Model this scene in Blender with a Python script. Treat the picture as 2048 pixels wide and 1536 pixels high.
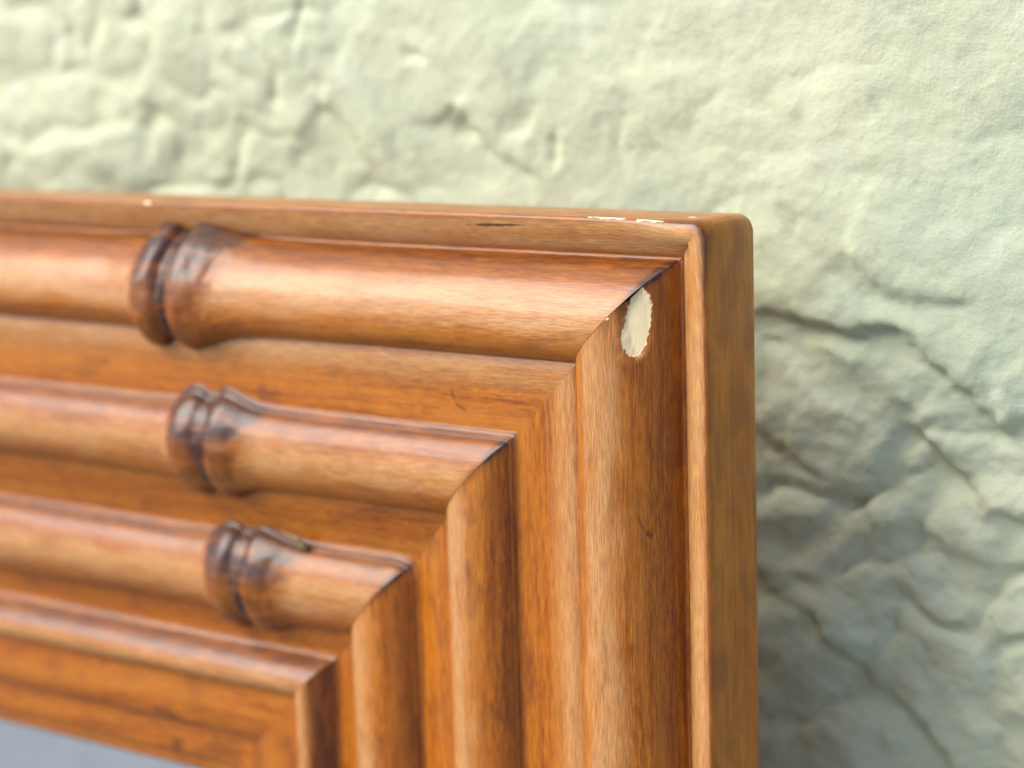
import bpy, math
import numpy as np
from mathutils import Matrix, Vector

for o in list(bpy.data.objects):
    bpy.data.objects.remove(o)
scene = bpy.context.scene
COL = scene.collection
MM = 0.001
FW, FH = 0.66, 0.90                 # mirror width and height, metres
LEAN = math.radians(6)              # the mirror leans back against the wall
BASE = Vector((0.0, 0.0, 0.0022))
FRAME = Matrix.Translation(BASE) @ Matrix.Rotation(-LEAN, 4, 'X')
CORNER = FRAME @ Matrix.Translation((FW / 2, 0, FH))   # outer front arris at the top right
WALL_Y = (CORNER @ Vector((0, 0.0192, 0))).y + 0.036   # mean plane of the rough wall

# ---------------------------------------------------------------- camera
R = [[0.7954119029628013, 0.605420086643528, -0.028043240070262303],
     [0.07395658124590339, -0.1428823695791729, -0.9869726706215622],
     [-0.6015399643544169, 0.7829758279487201, -0.1584251373125581]]
C = Vector((245.61993507251674, -384.85280440872936, 41.150981163868124)) * MM
cd = bpy.data.cameras.new('camera')
cam = bpy.data.objects.new('camera', cd)
COL.objects.link(cam)
rot = Matrix(((R[0][0], -R[1][0], -R[2][0]), (R[0][1], -R[1][1], -R[2][1]), (R[0][2], -R[1][2], -R[2][2]))).to_4x4()
cam.matrix_world = CORNER @ Matrix.Translation(C) @ rot
cd.sensor_width = 36
cd.lens = 36 * 4556 / 2048
cd.clip_start, cd.clip_end = 0.01, 400
cd.dof.use_dof = True
cd.dof.focus_distance = 0.468
cd.dof.aperture_fstop = 8.0
scene.camera = cam

# ---------------------------------------------------------------- sky, soft daylight, exposure
SUN_EL, SUN_AZ = math.radians(46), math.radians(-45)   # azimuth from the wall's normal, minus is left
world = bpy.data.worlds.new('World')
scene.world = world
world.use_nodes = True
wn = world.node_tree
sky = wn.nodes.new('ShaderNodeTexSky')
sky.sky_type = 'NISHITA'
sky.sun_disc = False
sky.sun_elevation = SUN_EL
tosun = Vector((math.sin(SUN_AZ) * math.cos(SUN_EL), -math.cos(SUN_AZ) * math.cos(SUN_EL), math.sin(SUN_EL)))
sky.sun_rotation = math.atan2(tosun.x, tosun.y)
sky.air_density, sky.dust_density, sky.ozone_density = 0.6, 2.0, 0.0
wn.links.new(sky.outputs[0], wn.nodes['Background'].inputs[0])
wn.nodes['Background'].inputs[1].default_value = 0.105
sd = bpy.data.lights.new('sun', 'SUN')
sd.energy = 1.5
sd.angle = math.radians(42)
sd.color = (1.0, 0.97, 0.91)
sun = bpy.data.objects.new('sun', sd)
COL.objects.link(sun)
sun.location = (-1, -1, 2)
sun.rotation_euler = (-tosun).to_track_quat('-Z', 'Y').to_euler()
vs = scene.view_settings
vs.view_transform, vs.look, vs.gamma = 'Standard', 'None', 1.0
vs.use_curve_mapping = False
vs.exposure = 1.25

# ---------------------------------------------------------------- noise helpers
def _hash(ix, iy, seed):
    h = (ix.astype(np.int64) * 374761393 + iy.astype(np.int64) * 668265263 + seed * 974711) & 0x7fffffff
    h = ((h ^ (h >> 13)) * 1274126177) & 0x7fffffff
    return ((h ^ (h >> 16)) & 0xffff) / 65535.0
def vnoise(x, y, seed=0):
    ix, iy = np.floor(x), np.floor(y)
    fx, fy = x - ix, y - iy
    ux, uy = fx * fx * fx * (fx * (fx * 6 - 15) + 10), fy * fy * fy * (fy * (fy * 6 - 15) + 10)
    a, b = _hash(ix, iy, seed), _hash(ix + 1, iy, seed)
    c, d = _hash(ix, iy + 1, seed), _hash(ix + 1, iy + 1, seed)
    return ((a * (1 - ux) + b * ux) * (1 - uy) + (c * (1 - ux) + d * ux) * uy) * 2 - 1
def fbm(x, y, seed=0, octaves=4, gain=0.5):
    s, a, t = 0, 1.0, 0
    for k in range(octaves):
        ca, sa = math.cos(0.6 * k), math.sin(0.6 * k)
        s = s + a * vnoise((x * ca - y * sa) * 2 ** k + 17.3 * k, (x * sa + y * ca) * 2 ** k - 9.1 * k, seed + k)
        t += a
        a *= gain
    return s / t
def sstep(e0, e1, x):
    t = np.clip((x - e0) / (e1 - e0), 0, 1)
    return t * t * (3 - 2 * t)

def grid_mesh(name, P, UV=None, **attrs):
    """P: (n, m, 3) grid of points -> a smooth quad mesh"""
    n, m = P.shape[:2]
    me = bpy.data.meshes.new(name)
    idx = np.arange(n * m).reshape(n, m)
    F = np.stack([idx[:-1, :-1], idx[1:, :-1], idx[1:, 1:], idx[:-1, 1:]], -1).reshape(-1, 4)
    me.vertices.add(n * m)
    me.vertices.foreach_set('co', P.reshape(-1).astype(np.float32))
    me.loops.add(F.size)
    me.loops.foreach_set('vertex_index', F.reshape(-1).astype(np.int32))
    me.polygons.add(len(F))
    me.polygons.foreach_set('loop_start', np.arange(0, F.size, 4, dtype=np.int32))
    me.polygons.foreach_set('use_smooth', np.ones(len(F), dtype=bool))
    me.update(calc_edges=True)
    if UV is not None:
        u = me.uv_layers.new(name='UVMap')
        u.data.foreach_set('uv', UV.reshape(-1, 2)[F.reshape(-1)].reshape(-1).astype(np.float32))
    for key, val in attrs.items():
        a = me.attributes.new(key, 'FLOAT', 'POINT')
        a.data.foreach_set('value', val.reshape(-1).astype(np.float32))
    me.validate()
    return me
def link(name, me, mat, parent=None):
    o = bpy.data.objects.new(name, me)
    COL.objects.link(o)
    if mat:
        me.materials.append(mat)
    o.parent = parent
    return o

# ---------------------------------------------------------------- material helpers
class NT:
    def __init__(self, name):
        self.m = bpy.data.materials.new(name)
        self.m.use_nodes = True
        self.t = self.m.node_tree
        self.b = self.t.nodes['Principled BSDF']
    def n(self, kind, **kw):
        nd = self.t.nodes.new('ShaderNode' + kind)
        for k, v in kw.items():
            setattr(nd, k, v)
        return nd
    def put(self, sock, v):
        if isinstance(v, bpy.types.NodeSocket):
            self.t.links.new(v, sock)
        elif isinstance(v, (tuple, list)) and len(v) == 3 and sock.type == 'RGBA':
            sock.default_value = (*v, 1)
        else:
            sock.default_value = v
    def math(self, op, a, b=None, c=None, clamp=False):
        nd = self.n('Math', operation=op, use_clamp=clamp)
        for i, v in enumerate((a, b, c)):
            if v is not None:
                self.put(nd.inputs[i], v)
        return nd.outputs[0]
    def vmath(self, op, a, b=None):
        nd = self.n('VectorMath', operation=op)
        self.put(nd.inputs[0], a)
        if b is not None:
            self.put(nd.inputs[1], b)
        return nd.outputs['Value'] if op in ('LENGTH', 'DOT_PRODUCT', 'DISTANCE') else nd.outputs[0]
    def noise(self, vec, scale, detail=4, rough=0.55, dist=0.0):
        nd = self.n('TexNoise')
        self.put(nd.inputs['Vector'], vec)
        for k, v in (('Scale', scale), ('Detail', detail), ('Roughness', rough), ('Distortion', dist)):
            nd.inputs[k].default_value = v
        return nd.outputs['Fac']
    def ramp(self, fac, stops):
        nd = self.n('ValToRGB')
        self.put(nd.inputs[0], fac)
        cr = nd.color_ramp
        while len(cr.elements) < len(stops):
            cr.elements.new(0.5)
        for e, (p, c) in zip(cr.elements, stops):
            e.position = p
            e.color = (*c, 1) if isinstance(c, tuple) else (c, c, c, 1)
        return nd.outputs[0]
    def mix(self, fac, a, b, mode='MIX'):
        nd = self.n('Mix', data_type='RGBA', blend_type=mode)
        self.put(nd.inputs[0], fac)
        self.put(nd.inputs[6], a)
        self.put(nd.inputs[7], b)
        return nd.outputs[2]
    def smooth(self, v, a, b, lo=0.0, hi=1.0):
        nd = self.n('MapRange', interpolation_type='SMOOTHSTEP')
        self.put(nd.inputs[0], v)
        for i, x in enumerate((a, b, lo, hi)):
            nd.inputs[i + 1].default_value = x
        return nd.outputs[0]

# ---------------------------------------------------------------- the wall (its relief is real geometry)
CX, CZ = CORNER.translation.x, CORNER.translation.z
# ledges and cracks of the painted stone: points (x, z) in mm from the mirror's top right corner, step height, softness
LEDGES = [
    ([(-30.0, -37.1), (-12.6, -34.3), (0.1, -34.7), (11.4, -32.3), (18.4, -37.5), (27.5, -45.8), (33.0, -54.3), (42.0, -60.7)], 6, 1.2, 4),
    ([(-37.8, -83.9), (-26.4, -96.2), (-17.4, -103.7), (-10.0, -111.2), (-2.5, -117.5), (7.4, -124.5), (17.1, -133.8), (26.6, -143.1)], 3.5, 2.2, 4),
    ([(11.6, -94.8), (1.9, -109.4), (-10.6, -121.3), (-19.6, -134.2), (-26.5, -153.6)], -2.5, 1.2, 4),
    ([(11.3, -55.0), (17.2, -60.2), (24.1, -66.4), (30.8, -76.0), (43.5, -80.2)], 5, 0.8, 4),
    ([(-2.1, -70.3), (2.4, -79.3), (12.4, -80.5), (22.0, -85.2), (35.1, -85.8)], 4, 0.6, 4),
    ([(-19.8, -62.5), (-9.8, -68.7), (0.2, -74.8)], 3, 0.8, 4),
    ([(-3.6, -13.9), (5.9, -21.3), (16.6, -26.4), (31.9, -26.7)], 3, 0.5, 3.5),
    ([(-107.4, 17.4), (-102.0, 10.0), (-93.6, 2.7), (-80.3, 0.5)], 2.5, 1.3, 4),
    ([(-150.3, 16.2), (-141.2, 8.5), (-132.4, -0.4), (-127.3, -11.8)], 2.5, 0.6, 5),
    ([(-50.8, 21.9), (-63.8, 32.4), (-73.8, 46.5)], 2.0, 0.3, 4),
    ([(-277.8, 1.7), (-267.1, -9.9), (-260.9, -21.5)], 2.5, 1.5, 5),
]
PITS = [
    (-232.6, 15.6, 4.0, 6.0, -0.40, 2.6),
    (-215.8, 9.4, 3.7, 6.7, -0.70, 2.6),
    (-214.5, 39.4, 5.4, 2.9, 0.00, 2.6),
    (-164.0, 18.2, 2.8, 5.3, -0.30, 2.6),
    (-86.4, 12.5, 6.9, 2.9, 0.60, 2.6),
    (-103.6, 10.0, 2.8, 4.0, -0.60, 2.6),
    (-207.1, -1.6, 4.6, 5.3, -0.40, 2.6),
    (-153.9, 38.0, 2.2, 6.7, -0.20, 2.6),
    (-241.3, 33.1, 3.1, 4.0, -0.50, 2.6),
    (-177.4, 34.6, 4.6, 2.7, 0.00, 2.6),
    (-75.2, 6.0, 2.5, 2.4, 0.00, 2.6),
    (-119.1, 24.8, 2.8, 1.9, 0.00, 2.6),
]
def polydist(X, Z, pts):
    best = np.full(X.shape, 1e9); side = np.zeros(X.shape); tt = np.zeros(X.shape)
    n = len(pts) - 1
    for k in range(n):
        (x0, z0), (x1, z1) = pts[k], pts[k + 1]
        dx, dz = x1 - x0, z1 - z0
        l2 = dx * dx + dz * dz
        t = np.clip(((X - x0) * dx + (Z - z0) * dz) / l2, 0, 1)
        d = np.hypot(X - x0 - t * dx, Z - z0 - t * dz)
        s = np.sign((X - x0) * dz - (Z - z0) * dx)
        m = d < best
        best = np.where(m, d, best); side = np.where(m, s, side); tt = np.where(m, (k + t) / n, tt)
    return best, side, tt
def wall_relief(X, Z):
    """outward relief in mm; X, Z in mm from the mirror's top right corner"""
    wx, wz = X + 4 * fbm(X / 24, Z / 24, 71, 3), Z + 4 * fbm(X / 24, Z / 24, 91, 3)
    # how lumpy the render is: coarse low on the right, fairly even along the top
    lump = 0.22 + 0.85 * sstep(-22, -50, Z + 0.25 * X) * sstep(-80, -20, X) + 0.35 * sstep(-95, -190, X)
    lump = np.maximum(lump, 0.9 * sstep(120, 300, np.abs(X)) * sstep(-10, -120, Z))
    h = 3.6 * fbm(X / 110, Z / 95, 3, 3)
    h += lump * 2.6 * fbm(wx / 34, wz / 28, 11, 3)
    h += lump * 5.0 * np.minimum(np.abs(fbm(wx / 22, wz / 16, 29, 2, 0.5)), 0.42)
    h += (0.25 + lump) * 0.75 * fbm(wx / 10.0, wz / 8.0, 51, 2)
    h += (0.35 + lump) * 0.22 * fbm(X / 2.4, Z / 2.0, 61, 2)
    jx, jz = wx + 1.6 * fbm(X / 6, Z / 6, 81, 3), wz + 1.6 * fbm(X / 6, Z / 6, 83, 3)
    for pts, step, groove, wid in LEDGES:
        d, s, t = polydist(jx, jz, pts)
        fade = sstep(0, 0.12, t) * sstep(1, 0.85, t)
        # the right-hand side of the line (seen along it) stands proud, then dies away
        sd_ = d * s
        h += fade * step * 0.4 * np.tanh(-sd_ / (0.5 * wid)) * np.exp(-d / (3.5 * wid))
        h -= fade * groove * 0.45 * np.exp(-(d / (0.6 * wid)) ** 2)
    for x0, z0, a, bb, ang, dep in PITS:
        ca, sa = math.cos(ang), math.sin(ang)
        u, v = (jx - x0) * ca + (jz - z0) * sa, -(jx - x0) * sa + (jz - z0) * ca
        h -= 0.5 * dep * np.exp(-((u / a) ** 2 + (v / bb) ** 2) ** 1.2)
    return h
def axis(lo, hi, a, b, fine, coarse):
    left = a - np.cumsum(np.linspace(fine, coarse, int((a - lo) / ((fine + coarse) / 2)) + 1))[::-1]
    right = b + np.cumsum(np.linspace(fine, coarse, int((hi - b) / ((fine + coarse) / 2)) + 1))
    return np.concatenate([left, np.arange(a, b + fine / 2, fine), right])
wxs = axis(-1900, 1600, -370, 100, 0.8, 40)
wzs = axis(-CZ / MM - 30, 1500, -190, 70, 0.8, 40)
WX, WZ = np.meshgrid(wxs, wzs, indexing='ij')
rel = wall_relief(WX, WZ)
P = np.stack([CX + WX * MM, WALL_Y - rel * MM, CZ + WZ * MM], -1)
t = NT('painted_stone_wall')
geo = t.n('NewGeometry').outputs['Position']
tone = t.noise(geo, 14, 4, 0.6, 0.4)
tone2 = t.noise(geo, 55, 5, 0.65)
wcol = t.ramp(tone, [(0.32, (0.475, 0.54, 0.375)), (0.5, (0.555, 0.59, 0.395)), (0.68, (0.605, 0.625, 0.425))])
wcol = t.mix(t.smooth(tone2, 0.54, 0.72, 0, 0.5), wcol, (0.64, 0.68, 0.54))
wcol = t.mix(t.smooth(t.noise(geo, 120, 4, 0.6), 0.58, 0.72, 0, 0.45), wcol, (0.36, 0.37, 0.24))
t.put(t.b.inputs['Base Color'], wcol)
t.b.inputs['Roughness'].default_value = 0.62
t.b.inputs['Specular IOR Level'].default_value = 0.35
bp = t.n('Bump')
bp.inputs['Strength'].default_value = 0.55
bp.inputs['Distance'].default_value = 0.0006
t.put(bp.inputs['Height'], t.math('ADD', t.noise(geo, 420, 5, 0.65), t.math('MULTIPLY', t.noise(geo, 1500, 2), 0.3)))
t.put(t.b.inputs['Normal'], bp.outputs[0])
wall = link('stone_wall', grid_mesh('stone_wall', P), t.m)
wall['label'] = 'rough stone wall painted pale sage green behind the wooden mirror frame'
wall['category'] = 'wall'

# ---------------------------------------------------------------- the ground the mirror stands on
t = NT('concrete')
geo = t.n('NewGeometry').outputs['Position']
t.put(t.b.inputs['Base Color'], t.ramp(t.noise(geo, 3, 6, 0.6), [(0.35, (0.14, 0.16, 0.18)), (0.65, (0.20, 0.22, 0.24))]))
t.b.inputs['Roughness'].default_value = 0.85
gx = np.linspace(-1, 1, 41); gx = np.sign(gx) * np.abs(gx) ** 3 * 60
GX, GY = np.meshgrid(gx, gx, indexing='ij')
near = np.exp(-(GX ** 2 + GY ** 2) / 0.6)
P = np.stack([GX, GY, 0.01 * fbm(GX / 2, GY / 2, 5, 2) * (1 - near)], -1)
ground = link('ground', grid_mesh('ground', P), t.m)
ground['kind'] = 'structure'

# ---------------------------------------------------------------- stained wood
def wood_material(name, marks):
    t = NT(name)
    tc = t.n('TexCoord')
    uv = tc.outputs['UV']                       # u along the length, v across, in mm / 10
    tr = t.n('TexCoord', object=ROOT).outputs['Object']
    mp = lambda sx, sy: t.vmath('MULTIPLY', uv, (sx, sy, 1.0))
    warp = t.noise(mp(0.12, 0.4), 1.0, 2, 0.5)
    comb = t.n('CombineXYZ')
    t.put(comb.inputs[1], t.math('MULTIPLY', t.math('SUBTRACT', warp, 0.5), 0.35))
    wv = t.vmath('ADD', uv, comb.outputs[0])
    mw = lambda sx, sy: t.vmath('MULTIPLY', wv, (sx, sy, 1.0))
    band = t.noise(mw(0.10, 1.6), 1.0, 3, 0.55)
    grain = t.noise(mw(0.30, 8.0), 1.0, 6, 0.68)
    fibre = t.noise(mw(2.2, 28.0), 1.0, 5, 0.72)
    blot = t.noise(mp(0.7, 1.3), 1.0, 5, 0.6, 0.6)
    speck = t.noise(mp(9, 26), 1.0, 4, 0.75)
    col = t.ramp(grain, [(0.28, (0.230, 0.052, 0.002)), (0.50, (0.440, 0.125, 0.004)), (0.72, (0.570, 0.190, 0.008))])
    col = t.mix(t.smooth(fibre, 0.38, 0.62, 0.0, 1.0), t.mix(1.0, col, (0.58, 0.5, 0.42), 'MULTIPLY'), t.mix(1.0, col, (1.16, 1.18, 1.25), 'MULTIPLY'))
    col = t.mix(t.smooth(band, 0.42, 0.66, 0, 0.55), col, (0.52, 0.185, 0.018))
    col = t.mix(t.smooth(blot, 0.50, 0.30, 0, 0.5), col, (0.155, 0.043, 0.010))
    col = t.mix(t.smooth(speck, 0.60, 0.74, 0, 0.6), col, (0.085, 0.026, 0.008))
    # dark ragged glaze in rings and joints, plus shade painted along bead sides
    st = t.n('Attribute', attribute_name='stain').outputs['Fac']
    sm = t.noise(mw(0.8, 5.0), 1.0, 5, 0.68)
    stf = t.math('MULTIPLY', st, t.smooth(sm, 0.34, 0.60, 0.40, 1.0))
    col = t.mix(t.math('MULTIPLY', stf, 0.9), col, (0.105, 0.030, 0.010))
    col = t.mix(t.math('MULTIPLY', t.smooth(st, 0.75, 1.0), t.smooth(sm, 0.36, 0.58, 0.3, 0.85)), col, (0.032, 0.014, 0.012))
    rub = t.n('Attribute', attribute_name='rub').outputs['Fac']  # wear on the board strips; on bead crests also a painted highlight
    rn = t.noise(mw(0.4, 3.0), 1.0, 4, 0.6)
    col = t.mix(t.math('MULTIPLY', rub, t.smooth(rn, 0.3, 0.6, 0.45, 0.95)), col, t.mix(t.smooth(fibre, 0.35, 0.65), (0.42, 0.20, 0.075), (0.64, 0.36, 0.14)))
    ed = t.n('Attribute', attribute_name='edge').outputs['Fac']
    col = t.mix(t.math('MULTIPLY', ed, 0.65), col, t.mix(t.smooth(t.math('ADD', t.math('MULTIPLY', grain, 0.4), t.math('MULTIPLY', blot, 0.6)), 0.40, 0.62), (0.30, 0.085, 0.002), (0.54, 0.172, 0.004)))
    rough = t.math('ADD', t.math('MULTIPLY', grain, 0.14), 0.24)
    rough = t.math('ADD', rough, t.math('MULTIPLY', speck, 0.06))
    height = t.math('ADD', t.math('MULTIPLY', fibre, 0.6), t.math('MULTIPLY', speck, -0.5))
    # chips, gouges and flecks: (x, y, z) mm from the top right corner, radii along x, z, y, tilt, colour, raggedness
    rel = t.vmath('SUBTRACT', tr, (FW / 2, 0, FH))
    sep = t.n('SeparateXYZ')
    t.put(sep.inputs[0], rel)
    if marks:
        jag = t.noise(rel, 900, 3, 0.65)
        jag2 = t.noise(rel, 260, 2, 0.6)
    for (x, z, rx, rz, ang, colr, rag, amt, ymin, ymax) in marks:
        ca, sa = math.cos(ang), math.sin(ang)
        dx = t.math('SUBTRACT', sep.outputs[0], x * MM)
        dz = t.math('SUBTRACT', sep.outputs[2], z * MM)
        u = t.math('DIVIDE', t.math('ADD', t.math('MULTIPLY', dx, ca), t.math('MULTIPLY', dz, sa)), rx * MM)
        v = t.math('DIVIDE', t.math('SUBTRACT', t.math('MULTIPLY', dz, ca), t.math('MULTIPLY', dx, sa)), rz * MM)
        r = t.math('SQRT', t.math('ADD', t.math('MULTIPLY', u, u), t.math('MULTIPLY', v, v)))
        r = t.math('ADD', r, t.math('MULTIPLY', t.math('ADD', t.math('SUBTRACT', jag, 0.5), t.math('SUBTRACT', jag2, 0.5)), rag))
        soft = 0.04 if amt >= 1 else 0.25
        m = t.smooth(r, 1 + soft, 1 - soft, 0, min(amt, 1.0))
        yy = sep.outputs[1]
        m = t.math('MULTIPLY', m, t.math('LESS_THAN', yy, ymax * MM))
        m = t.math('MULTIPLY', m, t.math('GREATER_THAN', yy, ymin * MM))
        if amt >= 1:                                        # bare gesso is paler where it crumbled
            c2 = t.mix(t.smooth(jag2, 0.35, 0.7, 0, 0.5), colr, tuple(min(1, k * 0.86) for k in colr))
        else:
            c2 = colr
        col = t.mix(m, col, c2)
        rough = t.math('ADD', rough, t.math('MULTIPLY', m, 0.45))
        height = t.math('SUBTRACT', height, t.math('MULTIPLY', m, 1.2))
    t.put(t.b.inputs['Base Color'], col)
    t.put(t.b.inputs['Roughness'], rough)
    t.b.inputs['Specular IOR Level'].default_value = 0.25
    t.b.inputs['Coat Weight'].default_value = 0.36
    t.b.inputs['Coat Roughness'].default_value = 0.16
    bp = t.n('Bump')
    bp.inputs['Strength'].default_value = 0.6
    bp.inputs['Distance'].default_value = 0.00022
    t.put(bp.inputs['Height'], height)
    t.put(t.b.inputs['Normal'], bp.outputs[0])
    return t.m

CREAM = (1.0, 0.80, 0.46)
DARK = (0.05, 0.018, 0.008)
# x, z, rx, rz, tilt, colour, raggedness, strength, y range (minus is towards the viewer)
BEAD_MARKS = [
    (-14.6, -20.6, 2.4, 7.4, -0.12, CREAM, 0.42, 1.0, -30, 3),
    (-19.8, -19.9, 0.5, 0.3, 0.2, CREAM, 0.8, 1.0, -30, 3),
    (-13.0, -64.8, 0.4, 0.8, 0.3, DARK, 2.6, 0.6, -30, 3),
    (-14.2, -62.5, 0.3, 2.0, 0.3, DARK, 1.4, 0.45, -30, 3),
]
BOARD_MARKS = [
    (-12.8, -0.1, 4.4, 0.42, 0.02, CREAM, 2.4, 1.0, -3, 0.8),
    (-25.0, 0.0, 5.0, 0.30, 0.0, CREAM, 3.2, 1.0, -3, 0.9),
    (-160.0, -0.5, 1.2, 0.35, 0.0, CREAM, 0.8, 1.0, -3, 3),
    (-6.8, 0.2, 0.8, 0.8, 0.0, CREAM, 0.6, 1.0, 4.8, 5.9),
    (-53.5, -2.5, 7.0, 0.26, 0.03, DARK, 1.4, 0.85, -6, 3),
    (-64.4, -39.6, 0.4, 1.5, 0.45, DARK, 2.0, 0.5, -8, 3),
    (-62.0, -42.6, 1.6, 0.35, -0.4, DARK, 1.4, 0.5, -8, 3),
    (-162.0, -128.9, 5.0, 0.9, -0.1, DARK, 1.2, 0.55, -8, 3),
    (-160.0, -137.0, 2.2, 2.0, 0.5, DARK, 1.4, 0.6, -8, 3),
]

# the mirror: an Empty on the ground that carries its parts
ROOT = bpy.data.objects.new('leaning_mirror', None)
COL.objects.link(ROOT)
ROOT.matrix_world = FRAME
ROOT.empty_display_size = 0.1
ROOT['label'] = 'mirror in a reddish brown carved faux bamboo wooden frame leaning against the wall'
ROOT['category'] = 'mirror'
WOOD = wood_material('stained_wood', [])
WOOD_CHIPPED = wood_material('stained_wood_chipped', BEAD_MARKS)
WOOD_WORN = wood_material('stained_wood_worn', BOARD_MARKS)

# one moulding profile: d = distance in from the outer edge, h = height above the front arris, mm
THICK = 19.2
BEADS = [  # d0, h0, d1, h1, height over the chord, outer fillet, distance of the node's groove from the corner, node size
    dict(a=(8.6, -3.6), b=(30.3, 2.6), H=7.6, fil=0.6, node=147.5, k=1.15, g=0.44, fl=10.0),
    dict(a=(47.9, 2.7), b=(66.8, 2.2), H=5.9, fil=1.5, node=137.3, k=1.08, g=0.36),
    dict(a=(80.4, -1.3), b=(99.8, -1.9), H=6.0, fil=1.6, node=131.0, k=1.08, g=0.36),
]
def stations(length):
    """distances from the corner along a member (both ends alike), fine near the corners"""
    fine = np.concatenate([np.arange(0, 40, 0.6), np.arange(40, 105, 1.2), np.arange(105, 172, 0.55), np.arange(172, 250, 1.6)])
    half = np.concatenate([fine, np.linspace(252, length / 2, 12)])
    return half, length - half[::-1][1:]
def node_gain(e, b):
    """radius gain of the bamboo joint; e = mm from its groove, minus is away from the corner"""
    k = b['k']
    s = e / k
    ring1 = np.exp(-np.abs((s + 5.0) / 4.3) ** 3.2)
    ring2 = np.where(s < 4.2, np.exp(-((s - 4.2) / 3.4) ** 2), 0.72 * np.exp(-((s - 4.2) / b.get('fl', 6.0)) ** 2) + 0.28 * np.exp(-(s - 4.2) / 13))
    g = np.where(s < 0, np.maximum(ring1, 0.66 * np.exp(-(s / 1.6) ** 2)), np.maximum(ring2 * 1.06, 0.66 * np.exp(-(s / 1.6) ** 2)))
    g = g + 0.10 * np.exp(-((s + 12) / 5.0) ** 2)
    return b['g'] * g
def ends(A, d, r=3.6):
    """mitre at both ends plus the worn, rounded outer corner; A = stations as distance from the nearer corner"""
    w = np.clip(1 - d / 5.0, 0, 1)
    th = math.pi / 4 * np.clip(1 - A / r, 0, 1)
    sa = (r - r * np.sin(th)) - np.minimum(A, r)
    sb = r - r * np.cos(th)
    return w * sa, w * sb
def sweep(name, length, rows_d, rows_h, place, parent, stain=None, seed=0, dref=None, r=3.6):
    """rows_d, rows_h: (stations, m) arrays in mm; place(s, d, h) -> local xyz in mm"""
    half, other = stations(length)
    S = np.concatenate([half, other])
    near = np.minimum(S, length - S)
    n, m = rows_d.shape
    d, h = rows_d, rows_h
    A = np.repeat(near[:, None], m, 1)
    lim = length / 2
    # push stations in from the mitre so that every row starts on it
    if dref is None:
        along = d + A * (lim - d) / lim
        da, db = ends(along - d, d, r)
    else:
        along = dref + A * (lim - dref) / lim + (d - dref) * sstep(48, 0, A)
        da, db = ends(along - d, d - rows_d[0].min(), r)
    along = along + (0.015 if dref is None else 0.07)
    along, dd = along + da, d + db
    s = np.where((S <= lim)[:, None], along, length - along)
    dd = dd + 0
    X, Y, Z = place(s, dd, h)
    P = np.stack([X, Y, Z], -1) * MM
    seg = np.hypot(np.diff(d, axis=1), np.diff(h, axis=1)).mean(0)
    v = np.concatenate([[0], np.cumsum(seg)])
    UV = np.stack([s / 10 + seed * 37.7, np.repeat(v[None], n, 0) / 10 + seed * 11.3], -1)
    if stain is None:      # the board: yellower outer edge, paler rubbed strips by the arris and along the first bead
        dn = rows_d + 0.5 * fbm(s / 14, rows_d / 6, 400 + seed, 3)
        arris = sstep(1.6, 0.9, rows_d) * sstep(-2.6, -1.0, rows_h) * 0.75
        arris = arris + 0.85 * sstep(106.2, 108.0, dn) * sstep(113.4, 111.6, dn) + 0.45 * sstep(128.9, 130.0, rows_d) * sstep(131.6, 130.6, rows_d) + 0.4 * sstep(138.0, 139.2, rows_d) * sstep(140.6, 139.8, rows_d)
        arris = np.clip(arris + 0.85 * np.exp(-(A / 9) ** 2) * sstep(2.6, 0.8, rows_d) * sstep(-9, -3, rows_h), 0, 1)
        me = grid_mesh(name, P, UV, stain=arris, edge=sstep(0.8, 0.2, rows_d),
                       rub=sstep(0.6, 1.6, rows_d) * sstep(8.2, 7.0, dn) + 0.8 * sstep(30.0, 31.0, rows_d) * sstep(38.5, 35.0, dn) + 0.8 * sstep(112.6, 113.8, dn) * sstep(117.2, 116.0, dn))
    else:
        u = np.linspace(-1, 1, m)[None] + 0.16 * fbm(s / 11, d / 3.5, 500 + seed, 3)
        crest = 0.10 if seed < 6 or seed > 15 else (0.26 if seed in (6, 11) else 0.42)     # rubbed crests, the pale band also a painted highlight, placed by member direction
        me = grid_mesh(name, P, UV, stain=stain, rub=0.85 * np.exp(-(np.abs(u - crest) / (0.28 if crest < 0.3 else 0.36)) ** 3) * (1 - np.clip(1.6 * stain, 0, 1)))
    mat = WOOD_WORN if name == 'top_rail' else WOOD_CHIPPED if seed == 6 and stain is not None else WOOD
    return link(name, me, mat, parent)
def corner_dist(length):
    half, other = stations(length)
    S = np.concatenate([half, other])
    return np.minimum(S, length - S)
def along_of(near, d, length):
    return d + near * (length / 2 - d) / (length / 2)

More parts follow.
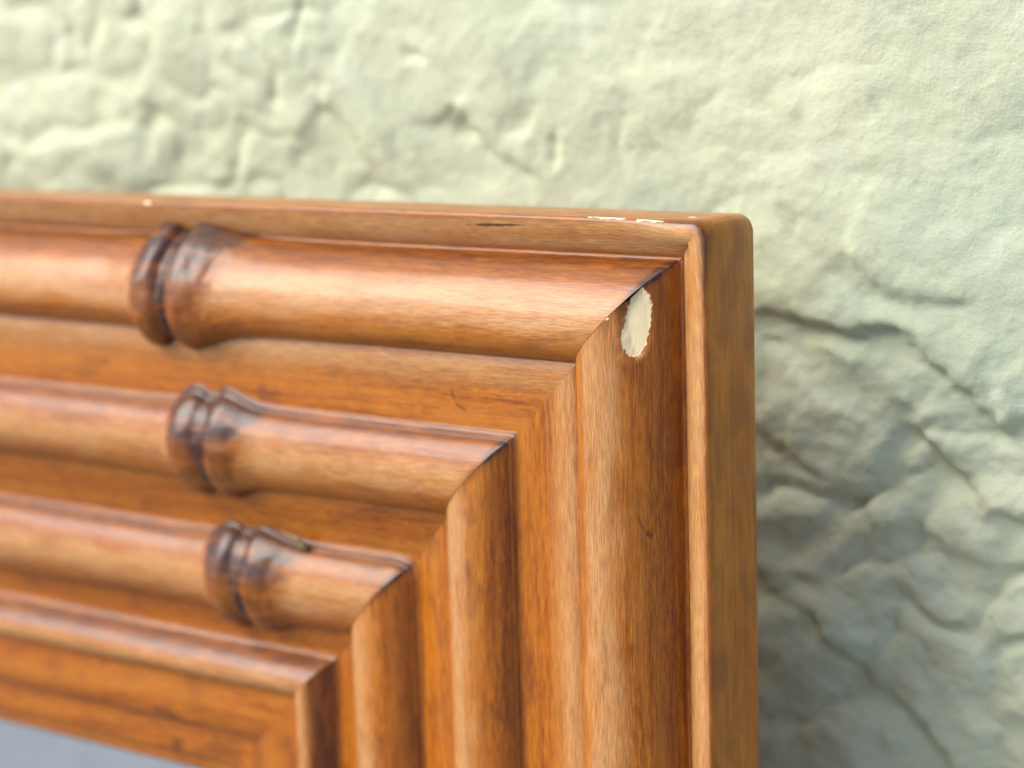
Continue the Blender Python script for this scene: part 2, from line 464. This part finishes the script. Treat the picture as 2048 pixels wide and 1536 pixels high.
def arc(cx, cy, r, a0, a1, n):
    t = np.radians(np.linspace(a0, a1, n))
    return [(cx + r * math.cos(k), cy + r * math.sin(k)) for k in t]
def board_profile(ra):
    """the flat board with its outer edge, fields and inner ledges"""
    p = [(60, -THICK), (20, -THICK), (3, -THICK)]
    p += arc(1.6, -THICK + 1.6, 1.6, 270, 180, 6)
    p += [(-0.25, -13), (-0.3, -9.5), (-0.2, -6)]
    p += arc(ra, -ra, ra, 180, 75, 8)
    p += [(ra + 2.0, -0.4), (5.2, -1.7), (6.9, -2.7), (7.6, -3.6), (8.4, -4.4), (12, -4.2), (18, -1), (25, 1)]
    p += [(29.2, 2.2), (30.3, 2.9), (32, 3.35), (34.5, 3.3), (37, 2.85), (40, 2.75), (44, 2.75), (46.6, 2.75), (49, 2.4), (57, 2), (64, 2)]
    p += [(66.4, 2.2), (68, 2.1), (72, 0.9), (76, -0.5), (79, -1.3), (82, -1.6), (90, -2), (97, -2.2), (99.6, -2.0), (102, -2.4), (105.6, -3.3), (106.8, -3.4)]
    # inner bead: a steep side, a narrow round crest, then the ledges down to the glass
    p += [(107.6, -3.0), (108.4, -2.0), (110.0, 0.2), (111.8, 1.9), (113.4, 2.6), (115.0, 2.6), (116.4, 1.9), (117.2, 0.9), (118.0, 0.45), (119.5, 0.5), (124, 0.55), (129.4, 0.5)]
    p += [(130.1, 0.2), (130.4, -0.4), (130.9, -0.6), (134, -0.5), (138.3, -0.5), (139.2, -0.8), (139.7, -1.3), (140.6, -1.2), (142.2, -1.5), (142.9, -2.2), (143.0, -4), (143.0, -9)]
    return np.array(p, float)

def make_member(name, length, place, seed, shift=0):
    near = corner_dist(length)
    n = len(near)
    wear = np.exp(-(near / 16) ** 2)
    D, Hh = [], []
    for q in wear:
        p = board_profile(0.9 + 1.5 * q)
        D.append(p[:, 0]); Hh.append(p[:, 1])
    D, Hh = np.array(D), np.array(Hh)
    und = 0.05 * fbm(near[:, None] / 22 + seed * 9, D / 14, 100 + seed, 3)
    mask = (D > 4) & (D < 139)
    Hh = Hh + und * mask
    board = sweep(name, length, D, Hh, place, ROOT, seed=seed)
    for bi, b in enumerate(BEADS):
        (a0, h0), (a1, h1) = b['a'], b['b']
        cx, ch = (a0 + a1) / 2, (h0 + h1) / 2
        hw, tilt = (a1 - a0) / 2, (h1 - h0) / 2
        phi0, phi1 = math.radians(17), math.radians(171)
        ph = np.linspace(phi0, phi1, 44)
        x = -np.cos(ph); y = np.sin(ph)
        x = (x - (x[0] + x[-1]) / 2) * 2 / (x[-1] - x[0])
        y = y - y[0] * (1 - (ph - phi0) / (phi1 - phi0)) - y[-1] * (ph - phi0) / (phi1 - phi0)
        y = y / y.max()
        pos = along_of(near, cx, length)
        node = b['node'] + shift
        gain = node_gain(node - pos, b)
        taper = 1 + 0.03 * np.cos(near / 23 + bi)
        swell = (taper + gain)[:, None]
        D = cx + x[None] * hw * (1 + gain * 0.95)[:, None]
        und = 0.13 * fbm(near[:, None] / 17 + seed * 5, D / 9, 200 + 10 * seed + bi, 3) * y[None]
        rough = 0.5 * sstep(0.05, 0.2, gain)[:, None] * fbm(near[:, None] / 3.0, D / 4.5, 300 + 10 * seed + bi, 3) * y[None]
        Hh = ch + tilt * x[None] + b['H'] * y[None] * (1 + gain * 1.05)[:, None] * (1 + 0.0 * swell) + und + rough
        if bi == 0 and seed == 1:      # the lost flake of finish at the top right joint
            xx = -D
            zz = -(pos[:, None] + (D - cx) * sstep(48, 0, near)[:, None])
            side = (np.arange(n) < n // 2)[:, None]
            q_ = np.hypot((xx + 14.6) / 2.5, (zz + 20.6) / 7.6)
            Hh = Hh - (0.35 + 0.28 * np.clip(D - 12.3, 0, 5)) * sstep(1.05, 0.93, q_) * side
        # concave fillet on the outer foot, inner foot buried in the field
        f = b['fil']
        q = np.radians(np.linspace(0, 78, 7))
        fx, fy = -f * (1 - np.sin(q)) - 0.0, f * (1 - np.cos(q))
        Df = D[:, :1] + fx[None] * np.ones((n, 1)) + 0.15
        Hf = Hh[:, :1] + fy[None] - 0.0
        Ds = np.concatenate([Df[:, :1] - 0.5, Df, D[:, 2:], D[:, -1:] + 0.15], 1)
        Hs = np.concatenate([Hf[:, :1] - 0.7, Hf + 0.06, Hh[:, 2:], Hh[:, -1:] - 1.5], 1)
        e = (node - pos) / b['k']
        st = 0.95 * np.exp(-((e - 0.2) / 1.3) ** 2) + 0.95 * sstep(-11.5, -9, e) * sstep(19, 7, e)
        m = Ds.shape[1]
        u = np.linspace(-1, 1, m)
        st2 = st[:, None] * (0.62 + 0.38 * np.exp(-((u + 0.3) / 0.5) ** 2))[None] + 0.8 * (sstep(-0.42, -0.72, u) * 0)[None] + ((0.36 if seed in (1, 2) else 0.82) * sstep(0.0, -0.62, u) * sstep(-1.0, -0.86, u) + (0.25 if seed in (1, 2) else 0.5) * sstep(0.60, 0.92, u))[None]  # glaze plus painted shade along both feet of the bead, weaker on side rails
        A = np.repeat(near[:, None], m, 1)
        mit = np.exp(-(A / 1.6) ** 2) * np.exp(-((u + 0.35) / 0.42) ** 2)[None]
        st2 = np.clip(st2 + 0.9 * mit, 0, 1)
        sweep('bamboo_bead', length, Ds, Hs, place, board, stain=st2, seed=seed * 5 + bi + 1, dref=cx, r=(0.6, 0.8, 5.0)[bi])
    return board

W_, H_ = FW / MM, FH / MM
TOP = make_member('top_rail', W_, lambda s, d, h: (W_ / 2 - s, -h, H_ - d), 0)
make_member('side_rail', H_, lambda s, d, h: (W_ / 2 - d, -h, H_ - s), 1, 60)
make_member('side_rail', H_, lambda s, d, h: (-W_ / 2 + d, -h, H_ - s), 2, 60)
make_member('bottom_rail', W_, lambda s, d, h: (W_ / 2 - s, -h, d), 3)

# glass and backing
def slab(name, x0, x1, y0, y1, z0, z1, mat):
    v = [(x, y, z) for x in (x0, x1) for y in (y0, y1) for z in (z0, z1)]
    f = [(0, 1, 3, 2), (4, 6, 7, 5), (0, 4, 5, 1), (2, 3, 7, 6), (0, 2, 6, 4), (1, 5, 7, 3)]
    me = bpy.data.meshes.new(name)
    me.from_pydata([(a * MM, b * MM, c * MM) for a, b, c in v], [], f)
    return link(name, me, mat, ROOT)
t = NT('silvered_glass')
t.b.inputs['Base Color'].default_value = (0.86, 0.90, 0.91, 1)
t.b.inputs['Metallic'].default_value = 1.0
geo = t.n('TexCoord').outputs['Object']
t.put(t.b.inputs['Roughness'], t.smooth(t.noise(geo, 60, 5, 0.6), 0.35, 0.75, 0.05, 0.22))
slab('mirror_glass', -W_ / 2 + 138, W_ / 2 - 138, 5.0, 8.0, 138, H_ - 138, t.m)
t = NT('backing_board')
geo = t.n('TexCoord').outputs['Object']
t.put(t.b.inputs['Base Color'], t.ramp(t.noise(geo, 40, 5), [(0.3, (0.16, 0.10, 0.05)), (0.7, (0.26, 0.17, 0.09))]))
t.b.inputs['Roughness'].default_value = 0.8
slab('backing_board', -W_ / 2 + 25, W_ / 2 - 25, 14.0, THICK - 0.8, 25, H_ - 25, t.m)

# a crumb of dried dirt stuck on the third bead
import bmesh
bm = bmesh.new()
bmesh.ops.create_icosphere(bm, subdivisions=3, radius=1.0)
for v in bm.verts:
    a = np.array([v.co.x * 1.3 + 5]); c = np.array([v.co.z * 1.3 + v.co.y * 0.7])
    k = 1 + 0.45 * float(fbm(a, c, 7, 3)[0])
    v.co = Vector((v.co.x * 2.0 * k, v.co.y * 0.8 * k, v.co.z * 1.5 * k)) * MM
me = bpy.data.meshes.new('dirt_crumb')
bm.to_mesh(me)
bm.free()
t = NT('dried_dirt')
geo = t.n('TexCoord').outputs['Object']
t.put(t.b.inputs['Base Color'], t.ramp(t.noise(geo, 900, 4, 0.6), [(0.35, (0.06, 0.04, 0.015)), (0.65, (0.26, 0.20, 0.10))]))
t.b.inputs['Roughness'].default_value = 0.9
crumb = link('dirt_crumb', me, t.m, TOP)
crumb.location = (FW / 2 - 0.1128, -0.0012, FH - 0.0795)
crumb.rotation_euler = (0.3, 0.5, 0.0)
